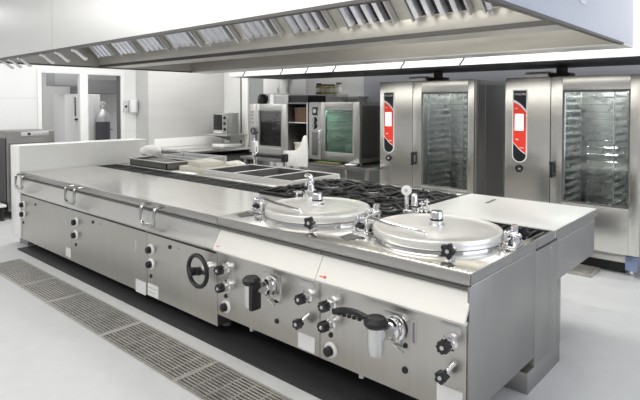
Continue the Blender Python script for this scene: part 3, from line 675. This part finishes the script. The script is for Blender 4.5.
def big_oven(X0, W, label, kx, boxx, off):
    Y0, Y1, ZT = 3.53, 4.38, 2.0
    t = thing('combi_oven', (X0+W/2, 3.95, 0), label, 'oven', 'tall combi ovens by the back wall')
    dx = X0+.49+off*.6                                                     # divider between control column and door
    g = MB(); g.box(X0, dx-.004, Y0, Y1, .13, ZT, .006); g.build('control_column', M['ovenfront'], t)
    MB().box(dx-.003, X0+W, Y0+.061, Y1, ZT-.06, ZT, .003).build('housing_top', M['steel'], t); MB().box(dx-.003, X0+W, Y0+.061, Y1, .13, .24).build('housing_base', M['steel'], t)
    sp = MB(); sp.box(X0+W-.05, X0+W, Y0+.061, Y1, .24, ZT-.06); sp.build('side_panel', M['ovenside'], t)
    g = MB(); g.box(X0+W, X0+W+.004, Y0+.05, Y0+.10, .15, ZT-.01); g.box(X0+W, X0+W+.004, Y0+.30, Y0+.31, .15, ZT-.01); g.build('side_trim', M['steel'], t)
    g = MB(); g.box(dx, X0+W-.05, Y1-.03, Y1, .24, ZT-.06); g.box(dx-.003, dx+.012, Y0+.06, Y1-.03, .24, ZT-.06); g.box(dx, X0+W-.05, Y0+.06, Y1, .24, .25); g.build('cavity', M['cavity'], t)
    # door: frame with opening, pane, handle
    a, b_, c, d_ = X0+.605+off, X0+1.235+off, .68, 1.855
    g = MB(); g.box(dx+.003, a, Y0, Y0+.06, .225, ZT, .003); g.box(b_, X0+W, Y0, Y0+.06, .225, ZT, .003); g.box(a, b_, Y0, Y0+.06, .225, c, .003); g.box(a, b_, Y0, Y0+.06, d_, ZT, .003)
    dr = g.build('door', M['ovenfront'], t)
    MB().box(a-.005, b_+.005, Y0+.015, Y0+.02, c-.005, d_+.005).build('door_pane', M['glass'], dr)
    g = MB(); g.box(a, a+.018, Y0+.004, Y0+.015, c, d_); g.box(b_-.012, b_, Y0+.004, Y0+.015, c, d_); g.box(a+.018, b_-.012, Y0+.004, Y0+.015, d_-.02, d_); g.box(a+.018, b_-.012, Y0+.004, Y0+.015, c, c+.014); g.build('gasket', M['darkgrey'], dr)
    g = MB(); g.box(dx+.012, dx+.045, Y0-.06, Y0-.03, .93, 1.10, .008); g.box(dx+.015, dx+.042, Y0-.032, Y0, .94, .97, .004); g.box(dx+.0, dx+.05, Y0-.035, Y0, 1.06, 1.10, .006); g.build('handle', M['black'], dr)
    # control panel
    p0, p1 = X0+kx, X0+kx+.165; z0, z1 = 1.06, 1.868
    cp = MB().prism(pill(p0, p1, z0, z1, Y0), (0, -.006, 0)).build('control_panel', M['white'], t)
    MB().prism(pill(p0, p1, z0, z1, Y0-.006, ins=.012), (0, -.002, 0)).build('black_field', M['black'], cp)
    i0, i1 = p0+.012, p1-.012; H = z1-z0; wI = i1-i0
    def curve(zl, zr, bulge, n=10): return [(i0+wI*k/n, Y0-.008, zl+(zr-zl)*k/n+bulge*math.sin(PI*k/n)) for k in range(n+1)]
    top = curve(z0+H*.83, z0+H*.69, .018); bot = curve(z0+H*.27, z0+H*.115, -.012)
    MB().prism(top+bot[::-1], (0, -.001, 0)).build('red_field', M['red'], cp)
    st0 = curve(z0+H*.865, z0+H*.725, .018)
    MB().prism(st0+top[::-1], (0, -.0012, 0)).build('white_swoosh', M['white'], cp)
    MB().prism(curve(z0+H*.285, z0+H*.13, -.012)+bot[::-1], (0, -.0014, 0)).build('white_swoosh', M['paper'], cp)
    MB().box(i0+.018, i1-.025, Y0-.0105, Y0-.009, z0+H*.44, z0+H*.67).build('screen', M['screen'], cp)
    g = MB()
    for zz in (.50, .56, .62): g.box(i0+.002, i0+.013, Y0-.0105, Y0-.009, z0+H*zz-.012, z0+H*zz+.012); g.box(i1-.018, i1-.006, Y0-.0105, Y0-.009, z0+H*zz-.012, z0+H*zz+.012)
    g.build('keys', M['darkgrey'], cp)
    g = MB(); g.box(i0+.03, i0+.06, Y0-.0105, Y0-.009, z0+H*.31, z0+H*.325); g.box(i0+.075, i0+.12, Y0-.0105, Y0-.009, z0+H*.20, z0+H*.212); g.box(i0+.02, i0+.05, Y0-.0105, Y0-.009, z0+H*.74, z0+H*.75); g.build('markings', M['paper'], cp)
    text_obj('FAGOR', .036, (i0+.010, Y0-.0095, z0+H*.925), M['paper'], cp, 'lettering')
    MB().lathe([(0, 0), (.008, 0), (.008, .0015), (0, .0015)], (i1-.012, Y0-.008, z0+H*.94), (0, -1, 0), 14).build('emblem', M['orange'], cp)
    k = MB().lathe([(0, 0), (.042, 0), (.042, .006), (.030, .01), (.026, .035), (0, .036)], (X0+kx+.08, Y0, .995), (0, -1, 0)).build('dial', M['black'], t)
    MB().box(X0+kx+.083, X0+kx+.11, Y0-.04, Y0-.034, .985, 1.005).build('pointer', M['silver'], k)
    # lower trolley bar, feet, flue on top
    MB().box(dx, X0+W-.09, Y0+.05, Y0+.09, .14, .2, .004).build('lower_bar', M['steel'], t)
    for x in (X0+.08, X0+W-.08):
        for y in (Y0+.10, Y1-.1): MB().lathe([(0, 0), (.03, 0), (.03, .012), (.018, .02), (.018, .14), (0, .14)], (x, y, 0)).build('foot', M['chrome'], t)
    MB().box(X0+W-.12, X0+W-.01, Y0+.01, Y0+.07, .07, .215, .008).build('corner_foot', M['bluegrey'], t)
    MB().box(X0+.12, X0+W-.14, Y0+.16, Y1-.18, 0.005, .129).build('base_box', M['dark'], t)
    MB().box(X0+boxx, X0+boxx+.26, 3.85, 4.1, ZT, ZT+.075, .006).build('junction_box', M['steel'], t)
    g = MB(); g.cyl((X0+boxx+.36, 4.0, ZT), (X0+boxx+.36, 4.0, 2.128), .06); g.box(X0+boxx+.27, X0+boxx+.47, 3.9, 4.1, ZT, ZT+.06, .004); g.build('flue_pipe', M['flue'], t)
    return t
big_oven(-3.04, 1.35, 'tall combi oven with red control panel standing to the left of its twin', .065, .25, .035)
big_oven(-1.315, 1.34, 'tall combi oven with red control panel at the right picture edge', .085, .10, .012)
def rack(X0, label):
    xa, xb, ya, yb = X0+.60, X0+1.08, 3.68, 4.25
    t = thing('tray_rack', ((xa+xb)/2, 3.97, .25), label, 'rack', 'tray racks inside the tall ovens')
    g = MB()
    for x in (xa, xb):
        for y in (ya, yb): g.cyl((x, y, .30), (x, y, 1.86), .010, 10)
    g.build('posts', M['chrome'], t)
    g = MB(); g.tube([(xa, ya, 1.86), (xb, ya, 1.86), (xb, yb, 1.86), (xa, yb, 1.86), (xa, ya, 1.86)], .009, 8, .03); g.box(xa-.02, xb+.02, ya-.02, yb+.02, .275, .30, .005); g.build('top_frame', M['chrome'], t)
    first = None
    for k in range(18):
        z = .42+.08*k
        if first is None:
            g = MB()
            for x, s in ((xa, 1), (xb, -1)): g.box(x-.008 if s > 0 else x-.09, x+.09 if s > 0 else x+.008, ya, yb, z, z+.006); g.box(x-.006, x+.006, ya, yb, z, z+.028)
            g.tube([(xa, yb, z), (xb, yb, z)], .005, 6)
            first = g.build('tray_rail', M['chrome'], t)
        else:
            c = first.copy(); COL.objects.link(c); c.location = first.location + Vector((0, 0, .08*k))
    for x in (xa+.03, xb-.03):
        for y in (ya+.03, yb-.03): MB().lathe([(0, 0), (.02, 0), (.02, .025), (0, .025)], (x, y, .2502)).build('wheel', M['black'], t)
rack(-2.985, 'chrome tray rack inside the left tall combi oven')
rack(-1.32, 'chrome tray rack inside the right tall combi oven')

# ------------------------------------------------------------------ counter with small ovens
t = thing('back_counter', (-4.3, 3.8, 0), 'dark steel counter under the two small ovens', 'counter')
MB().box(-5.62, -3.06, 3.25, 4.45, .82, .86, .004).build('counter_top', M['steeld'], t)
MB().box(-5.58, -3.1, 3.45, 4.4, .12, .3).build('lower_shelf', M['steeld'], t)
for x in (-5.56, -4.3, -3.10):
    for y in (3.32, 4.38): MB().box(x-.02, x+.02, y-.02, y+.02, 0, .82).build('leg', M['steel'], t)

def small_oven(x0, x1, z0, z1, y0, y1, colw, label, pane, cav, green):
    t = thing('countertop_oven', ((x0+x1)/2, (y0+y1)/2, z0), label, 'oven', 'small ovens on the back counter')
    g = MB(); g.box(x0, x0+colw, y0, y1, z0, z1, .006); g.build('control_column', M['steel'] if not green else M['grey'], t)
    MB().box(x0+colw, x1, y0+.051, y1, z1-.05, z1).build('housing_top', M['steel'], t); MB().box(x0+colw, x1, y0+.051, y1, z0, z0+.06).build('housing_base', M['steel'], t)
    g = MB(); g.box(x1-.03, x1, y0+.051, y1, z0+.06, z1-.05); g.build('side_panel', M['steeld'], t)
    g = MB(); g.box(x0+colw, x1-.03, y1-.03, y1, z0+.06, z1-.05); g.box(x0+colw, x0+colw+.01, y0+.06, y1-.03, z0+.06, z1-.05); g.build('cavity', cav, t)
    a, b_, c, d_ = x0+colw+.09, x1-.11, z0+.125, z1-.11
    g = MB(); g.box(x0+colw+.003, a, y0-.01, y0+.05, z0, z1, .008); g.box(b_, x1, y0-.01, y0+.05, z0, z1, .008); g.box(a, b_, y0-.01, y0+.05, z0, c, .004); g.box(a, b_, y0-.01, y0+.05, d_, z1, .004)
    dr = g.build('door', M['ovengrey'] if green else M['steel'], t)
    MB().box(a-.004, b_+.004, y0+.01, y0+.016, c-.004, d_+.004).build('door_pane', pane, dr)
    g = MB(); e = .018; g.box(a-e, a, y0-.016, y0-.009, c-e, d_+e, .002); g.box(b_, b_+e, y0-.016, y0-.009, c-e, d_+e, .002); g.box(a, b_, y0-.016, y0-.009, d_, d_+e, .002); g.box(a, b_, y0-.016, y0-.009, c-e, c, .002)
    g.build('window_frame', M['grey'], dr)
    for x in (x0+.05, x1-.05):
        for y in (y0+.08, y1-.08): MB().cyl((x, y, z0-.04), (x, y, z0), .025).build('foot', M['darkgrey'], t)
    # wire shelves inside
    g = MB()
    for k in range(5):
        z = z0+.15+k*(z1-z0-.3)/4
        for y in (y0+.12, y1-.12): g.tube([(x0+colw+.02, y, z), (x1-.04, y, z)], .005, 6)
        for s in range(5):
            x = x0+colw+.05+s*(x1-x0-colw-.12)/4; g.tube([(x, y0+.12, z), (x, y1-.12, z)], .004, 6)
    g.build('wire_shelves', M['chromegrey'], t)
    return t, dr
t, dr = small_oven(-4.225, -3.28, .90, 1.735, 3.4, 4.2, .235, 'small steel oven with greenish glass door on the back counter', M['glassg'], M['cavgreen'], True)
for k, z in enumerate((1.606, 1.475, 1.39)):
    if k == 0: 
        q = MB().box(-4.15, -4.05, 3.392, 3.402, 1.545, 1.665, .003).build('gauge_plate', M['black'], t); MB().lathe([(0, 0), (.03, 0), (.03, .006), (0, .006)], (-4.10, 3.392, 1.606), (0, -1, 0)).build('gauge_face', M['silver'], q)
    else:
        q = MB().lathe([(0, 0), (.045, 0), (.045, .005), (.03, .008), (.027, .03), (0, .03)], (-4.10, 3.4, z), (0, -1, 0)).build('dial', M['black'], t); MB().box(-4.107, -4.093, 3.365, 3.37, z-.025, z+.025).build('pointer', M['silver'], q)
MB().box(-4.16, -4.04, 3.394, 3.401, .96, 1.30, .003).build('control_plate', M['darkgrey'], t)
g = MB(); g.tube([(-3.955, 3.39, 1.33), (-3.955, 3.33, 1.33), (-3.955, 3.33, 1.15), (-3.955, 3.39, 1.15)], .014, 8, .03); g.build('handle', M['chrome'], dr)
t, dr = small_oven(-5.56, -4.69, .92, 1.708, 3.4, 4.1, .16, 'small combi oven with dark glass door, nearest the grey back door', M['glassd'], M['cavity'], False)
g = MB()
for k in range(4): g.box(-5.51, -5.45, 3.392, 3.401, 1.40+.055*k, 1.43+.055*k, .002)
g.build('keys', M['grey'], t)
MB().torus((-5.43, 3.37, 1.27), .05, .012, (0, 1, 0), 24, 8).build('hose_ring', M['black'], t)
MB().box(-5.44, -5.37, 3.388, 3.40, 1.0, 1.15, .003).build('white_tag', M['paper'], t)
g = MB(); g.tube([(-5.33, 3.39, 1.25), (-5.33, 3.34, 1.25), (-5.33, 3.34, 1.1), (-5.33, 3.39, 1.1)], .011, 8, .02); g.build('handle', M['black'], dr)

t = thing('open_shelf_cabinet', (-4.47, 3.7, .86), 'narrow open steel cabinet with one shelf between the two small ovens', 'cabinet')
g = MB(); g.box(-4.68, -4.66, 3.4, 4.0, .861, 1.71); g.box(-4.265, -4.245, 3.4, 4.0, .861, 1.71); g.box(-4.66, -4.265, 3.98, 4.0, .861, 1.71); g.box(-4.66, -4.265, 3.4, 3.98, .861, .88); g.box(-4.68, -4.245, 3.4, 4.0, 1.71, 1.73); g.build('carcass', M['steeld'], t)
MB().box(-4.66, -4.265, 3.41, 3.98, 1.42, 1.435).build('shelf', M['chrome'], t)
g = MB(); g.box(-4.685, -4.665, 3.39, 3.4, .861, 1.73); g.box(-4.262, -4.24, 3.39, 3.4, .861, 1.73); g.build('front_edge', M['silver'], t)
for k, (x, z, m, lab) in enumerate(((-4.46, 1.436, 'brown', 'brown box on the upper level of the narrow open cabinet'), (-4.46, .881, 'pale', 'pale container at the bottom of the narrow open cabinet'))):
    hh = .2 if k == 0 else .22
    tt = thing('food_box', (x, 3.65, z), lab, 'box', 'boxes in the open cabinet'); MB().box(x-.16, x+.16, 3.5, 3.85, z, z+hh, .01).build('tub', M[m], tt); MB().box(x-.17, x+.17, 3.49, 3.86, z+hh, z+hh+.02, .005).build('lid', M['darkgrey'] if k == 0 else M['beige'], tt)
# on top of the small oven / cabinet
def open_box(name, x0, x1, y0, y1, z0, z1, m, label, cat, rimm):
    t = thing(name, ((x0+x1)/2, (y0+y1)/2, z0), label, cat); g = MB(); th = .008
    g.box(x0, x1, y0, y1, z0, z0+th); g.box(x0, x0+th, y0, y1, z0+th, z1); g.box(x1-th, x1, y0, y1, z0+th, z1); g.box(x0+th, x1-th, y0, y0+th, z0+th, z1); g.box(x0+th, x1-th, y1-th, y1, z0+th, z1); g.build('tub', m, t)
    g = MB(); e = .015; g.box(x0-e, x1+e, y0-e, y0+th, z1, z1+.01); g.box(x0-e, x1+e, y1-th, y1+e, z1, z1+.01); g.box(x0-e, x0+th, y0+th, y1-th, z1, z1+.01); g.box(x1-th, x1+e, y0+th, y1-th, z1, z1+.01); g.build('rim', rimm, t); return t
open_box('food_container', -4.99, -4.705, 3.45, 3.8, 1.7085, 1.838, M['silver'], 'silver metal container on top of the dark glass small oven', 'container', M['chrome'])
open_box('food_container', -4.66, -4.29, 3.45, 3.85, 1.7305, 1.83, M['black'], 'black container on top of the narrow open cabinet', 'container', M['darkgrey'])
t = thing('black_kettle', (-5.49, 3.6, 1.708), 'black rounded jug on the left corner of the small oven', 'jug')
MB().lathe([(0, 0), (.07, 0), (.085, .03), (.08, .11), (.055, .16), (0, .175)], (-5.46, 3.6, 1.7085)).build('jug_body', M['black'], t)
MB().tube([(-5.40, 3.6, 1.85), (-5.34, 3.6, 1.84), (-5.33, 3.6, 1.76), (-5.375, 3.6, 1.74)], .01, 8, .03).build('handle', M['black'], t)
# white cloth bag hanging at the counter
tag(MB().prism([(-4.55, 3.2, .80), (-4.09, 3.2, .80), (-4.08, 3.2, 1.02), (-4.11, 3.2, 1.26), (-4.15, 3.2, 1.25), (-4.22, 3.2, 1.10), (-4.32, 3.2, 1.03), (-4.55, 3.2, 1.01)], (0, .045, 0), .012).build('hanging_towel', M['cloth']), 'white towel hanging at the counter edge below the narrow open cabinet', 'towel')
# small things on the counter below the green oven
t = thing('vegetable_crate', (-3.75, 3.3, .86), 'low dark crate of green leaves under the greenish oven door', 'crate')
g = MB(); g.box(-4.0, -3.55, 3.26, 3.38, .8605, .87); g.box(-4.0, -3.55, 3.26, 3.268, .87, .885); g.box(-4.0, -3.55, 3.372, 3.38, .87, .885); g.build('crate', M['brown'], t)
g = MB()
for k in range(12): g.blob((-3.96+.033*k, 3.32+.02*math.sin(k*3), .882), (.03, .025, .016), .2, 2, k)
o = g.build('leaf_pile', M['green'], t); o['kind'] = 'stuff'
t = thing('white_dish', (-3.4, 3.32, .86), 'small white oval dish in front of the greenish oven', 'dish')
MB().lathe([(0, 0), (.05, 0), (.085, .02), (.09, .028), (.08, .024), (.045, .008), (0, .008)], (-3.38, 3.335, .8605)).build('bowl', M['white'], t)

# wall shelf with jars
t = thing('jar_shelf', (-4.7, 4.45, 1.85), 'thin steel wall shelf holding jars above the greenish oven', 'shelf')
MB().box(-5.1, -4.45, 4.3, 4.59, 1.845, 1.868, .003).build('shelf_board', M['silver'], t); MB().box(-4.45, -4.0, 4.3, 4.59, 1.82, 1.832, .002).build('lower_board', M['steel'], t)
for x in (-5.05, -4.45, -4.05): MB().prism([(x, 4.59, 1.845 if x != -4.05 else 1.82), (x, 4.32, 1.845 if x != -4.05 else 1.82), (x, 4.59, 1.70)], (.012, 0, 0)).build('bracket', M['steel'], t)
for k, (x, r, hh, m, lab) in enumerate(((-4.95, .055, .19, 'brown', 'brown jar at the left end of the wall shelf'), (-4.82, .06, .17, 'amber', 'amber jar beside the brown jar on the wall shelf'),
                                        (-4.67, .075, .165, 'olive', 'broad olive yellow jar in the middle of the wall shelf'), (-4.51, .052, .19, 'pale', 'pale white jar at the right end of the shelf row'))):
    t = thing('food_jar', (x, 4.43, 1.868), lab, 'jar', 'jars on the wall shelf')
    MB().lathe([(0, 0), (r, 0), (r, hh*.75), (r*.8, hh*.85), (0, hh*.85)], (x, 4.43, 1.8685)).build('jar', M[m], t)
    MB().lathe([(r*.82, hh*.82), (r*.85, hh*.84), (r*.85, hh), (0, hh)], (x, 4.43, 1.8685)).build('lid', M['black'] if k < 3 else M['darkgrey'], t)
    MB().lathe([(r*1.01, hh*.2), (r*1.01, hh*.6)], (x, 4.43, 1.8685)).build('paper_label', M['pale' if k != 3 else 'paper'], t)

# white wall cabinet
t = thing('wall_cupboard', (-5.8, 4.3, 1.87), 'white wall cupboard above the small combi oven', 'cupboard')
MB().box(-6.03, -5.4, 4.15, 4.59, 1.88, 2.6, .004).build('carcass', M['white'], t)
for x0, x1 in ((-6.03, -5.62), (-5.615, -5.4)): 
    q = MB().box(x0+.003, x1-.003, 4.13, 4.15, 1.885, 2.595, .003).build('door', M['white'], t)
    MB().box(x1-.03, x1-.018, 4.115, 4.13, 1.91, 2.0, .002).build('handle', M['silver'], q)

# left table with microwave
t = thing('prep_table', (-7.1, 3.7, 0), 'stainless prep table in front of the grey partition', 'table')
MB().box(-7.74, -6.5, 2.95, 4.55, .86, .9, .004).build('table_top', M['top'], t)
MB().box(-7.742, -7.72, 2.96, 4.5, .9, 1.06, .003).build('upstand', M['white'], t)
MB().box(-7.66, -6.6, 3.05, 4.45, .25, .28).build('lower_shelf', M['steeld'], t)
MB().box(-7.66, -6.62, 4.40, 4.45, .28, .86).build('back_panel', M['darkgrey'], t)
for x in (-7.66, -6.56):
    for y in (3.02, 4.48): MB().box(x-.025, x+.025, y-.025, y+.025, 0, .86).build('leg', M['steel'], t)
t = thing('storage_crate', (-7.1, 3.8, .28), 'dark crate on the lower shelf of the prep table', 'crate')
MB().box(-7.5, -6.65, 3.3, 4.3, .2805, .75, .01).build('bin', M['darkgrey'], t); MB().box(-7.52, -6.63, 3.28, 4.32, .75, .78, .005).build('lid', M['dark'], t)
tag(MB().box(-7.3, -6.95, 3.95, 4.4, .9005, .935, .006).build('bread_board', M['white']), 'white board on the prep table below the microwave', 'board')
t = thing('microwave_shelf', (-7.1, 4.4, 1.09), 'steel wall shelf carrying the microwave', 'shelf')
MB().box(-7.6, -6.95, 4.03, 4.59, 1.095, 1.118, .003).build('shelf_board', M['silver'], t)
for x in (-7.55, -7.0): MB().prism([(x, 4.59, 1.095), (x, 4.1, 1.095), (x, 4.59, .95)], (.012, 0, 0)).build('bracket', M['steel'], t)
t = thing('microwave_oven', (-7.12, 4.3, 1.118), 'small steel microwave with dark window by the grey partition', 'microwave')
MB().box(-7.43, -6.99, 4.08, 4.36, 1.1185, 1.535, .008).build('housing', M['steel'], t)
q = MB().box(-7.42, -7.11, 4.065, 4.08, 1.13, 1.525, .003).build('door', M['steel'], t)
MB().box(-7.40, -7.13, 4.06, 4.065, 1.2, 1.50, .002).build('door_window', M['black'], q)
MB().box(-7.40, -7.13, 4.045, 4.065, 1.145, 1.17, .004).build('handle', M['white'], q)
q = MB().box(-7.105, -6.995, 4.065, 4.08, 1.13, 1.525, .003).build('control_panel', M['grey'], t)
for z in (1.44, 1.33, 1.22): MB().lathe([(0, 0), (.03, 0), (.026, .02), (0, .02)], (-7.05, 4.065, z), (0, -1, 0)).build('dial', M['black'], q)

# ------------------------------------------------------------------ floor grates
def floor_grate(x0, x1, y0, y1, label, n=12, group='floor drain grates along the island'):
    t = thing('floor_grate', ((x0+x1)/2, (y0+y1)/2, -.03), label, 'drain grate', group)
    g = MB(); e = .014
    g.box(x0, x1, y0, y0+e, -.03, .003); g.box(x0, x1, y1-e, y1, -.03, .003); g.box(x0, x0+e, y0+e, y1-e, -.03, .003); g.box(x1-e, x1, y0+e, y1-e, -.03, .003); g.build('frame', M['grate'], t)
    g = MB()
    for k in range(n):
        y = y0+e+(y1-y0-2*e)*(k+.5)/n; g.box(x0+e, x1-e, y-.0065, y+.0065, -.03, .002)
    g.build('bars', M['grate'], t)
    g = MB(); nb = max(3, int((x1-x0)/.12))
    for k in range(1, nb):
        x = x0+(x1-x0)*k/nb; g.box(x-.006, x+.006, y0+e, y1-e, -.03, -.002)
    g.build('cross_bars', M['grate'], t)
bx = [(-5.225, -4.275), (-4.265, -3.655), (-3.635, -2.675), (-2.645, -1.70), (-1.685, -.73), (-.715, .27)]
for k, (a, b_) in enumerate(bx):
    floor_grate(a, b_, -.54, -.20, 'slotted steel floor grate along the island, %s from the low white wall' % ORD[k])
g = MB(); g.box(-5.24, .3, -.55, -.541, -.1, .001); g.box(-5.24, .3, -.199, -.19, -.1, .001)
for a, b_ in zip(bx, bx[1:]): g.box(a[1]+.001, b_[0]-.001, -.541, -.199, -.1, .001)
struct('trim_drain_frame', g, mat('pale drain frame', (.62, .61, .58), .45, .4))
t = floor_grate(-.575, -.335, 3.30, 3.60, 'small square floor grate in front of the right combi oven', 9, 'oven side grate')
for o in COL.objects:
    if o.get('group') == 'oven side grate': o.location.z += .031; del o['group']

# ------------------------------------------------------------------ lights
def area(name, loc, rot, sx, sy, power, col=(1, 1, 1)):
    l = bpy.data.lights.new(name, 'AREA'); l.shape = 'RECTANGLE'; l.size = sx; l.size_y = sy; l.energy = power; l.color = col
    o = bpy.data.objects.new(name, l); COL.objects.link(o); o.location = loc; o.rotation_euler = rot; return o
area('ceiling_light_front', (-2.2, -2.6, CH-.02), (0, 0, 0), 7, 1.6, 112, (1, .985, .95))
area('ceiling_light_back', (-2.6, 2.45, CH-.02), (0, 0, 0), 6, .5, 66, (1, .985, .95))
area('ceiling_light_left', (-6.9, .8, CH-.02), (0, 0, 0), 1.5, 4, 52)
area('hood_light_front', (-.9, -.40, 2.72), (0, 0, 0), 2.0, .12, 11, (1, .97, .9))
area('hood_light_rear', (-1.2, 1.45, 2.6), (0, 0, 0), 2.4, .12, 12, (1, .97, .9))
area('alcove_fill', (-6.7, 3.75, CH-.02), (0, 0, 0), 1.6, 1.0, 15, (1, .99, .96))  # added fill without a known fixture, brightens the back-left walls
area('oven_wall_fill', (-1.9, 4.42, 2.6), (0, 0, 0), 6.5, .25, 20)  # added fill inside the hollow hood, brightens wall and oven tops
area('far_room_light', (-10, 2.2, CH-.05), (0, 0, 0), 2, 3, 36)
area('window_right', (3.9, 1.2, 1.7), (0, PI/2, 0), 2.2, 4, 60, (.84, .89, 1))
for x in (-2.985+.9, -1.32+.9): area('oven_lamp', (x, 3.72, 1.9), (0, 0, 0), .5, .12, 13, (1, 1, .97))
area('oven_lamp', (-3.65, 3.6, 1.66), (0, 0, 0), .4, .2, 7, (.95, 1, .97))
w = bpy.data.worlds.new('World'); bpy.context.scene.world = w; w.use_nodes = True
bg = w.node_tree.nodes['Background']; bg.inputs['Color'].default_value = (.97, .98, 1, 1); bg.inputs['Strength'].default_value = .45

# ------------------------------------------------------------------ camera and look
cam = bpy.data.cameras.new('Camera'); cam.sensor_width = 36; cam.lens = 535.24/640*36
cam.shift_y = -(200-118.73)/640; cam.clip_end = 60
co = bpy.data.objects.new('Camera', cam); COL.objects.link(co)
co.location = (1.1585, -2.3629, 1.7155); co.rotation_euler = (PI/2-math.radians(1.6292), 0, math.radians(41.856))
sc = bpy.context.scene; sc.camera = co
sc.view_settings.view_transform = 'Standard'; sc.view_settings.exposure = 0.0
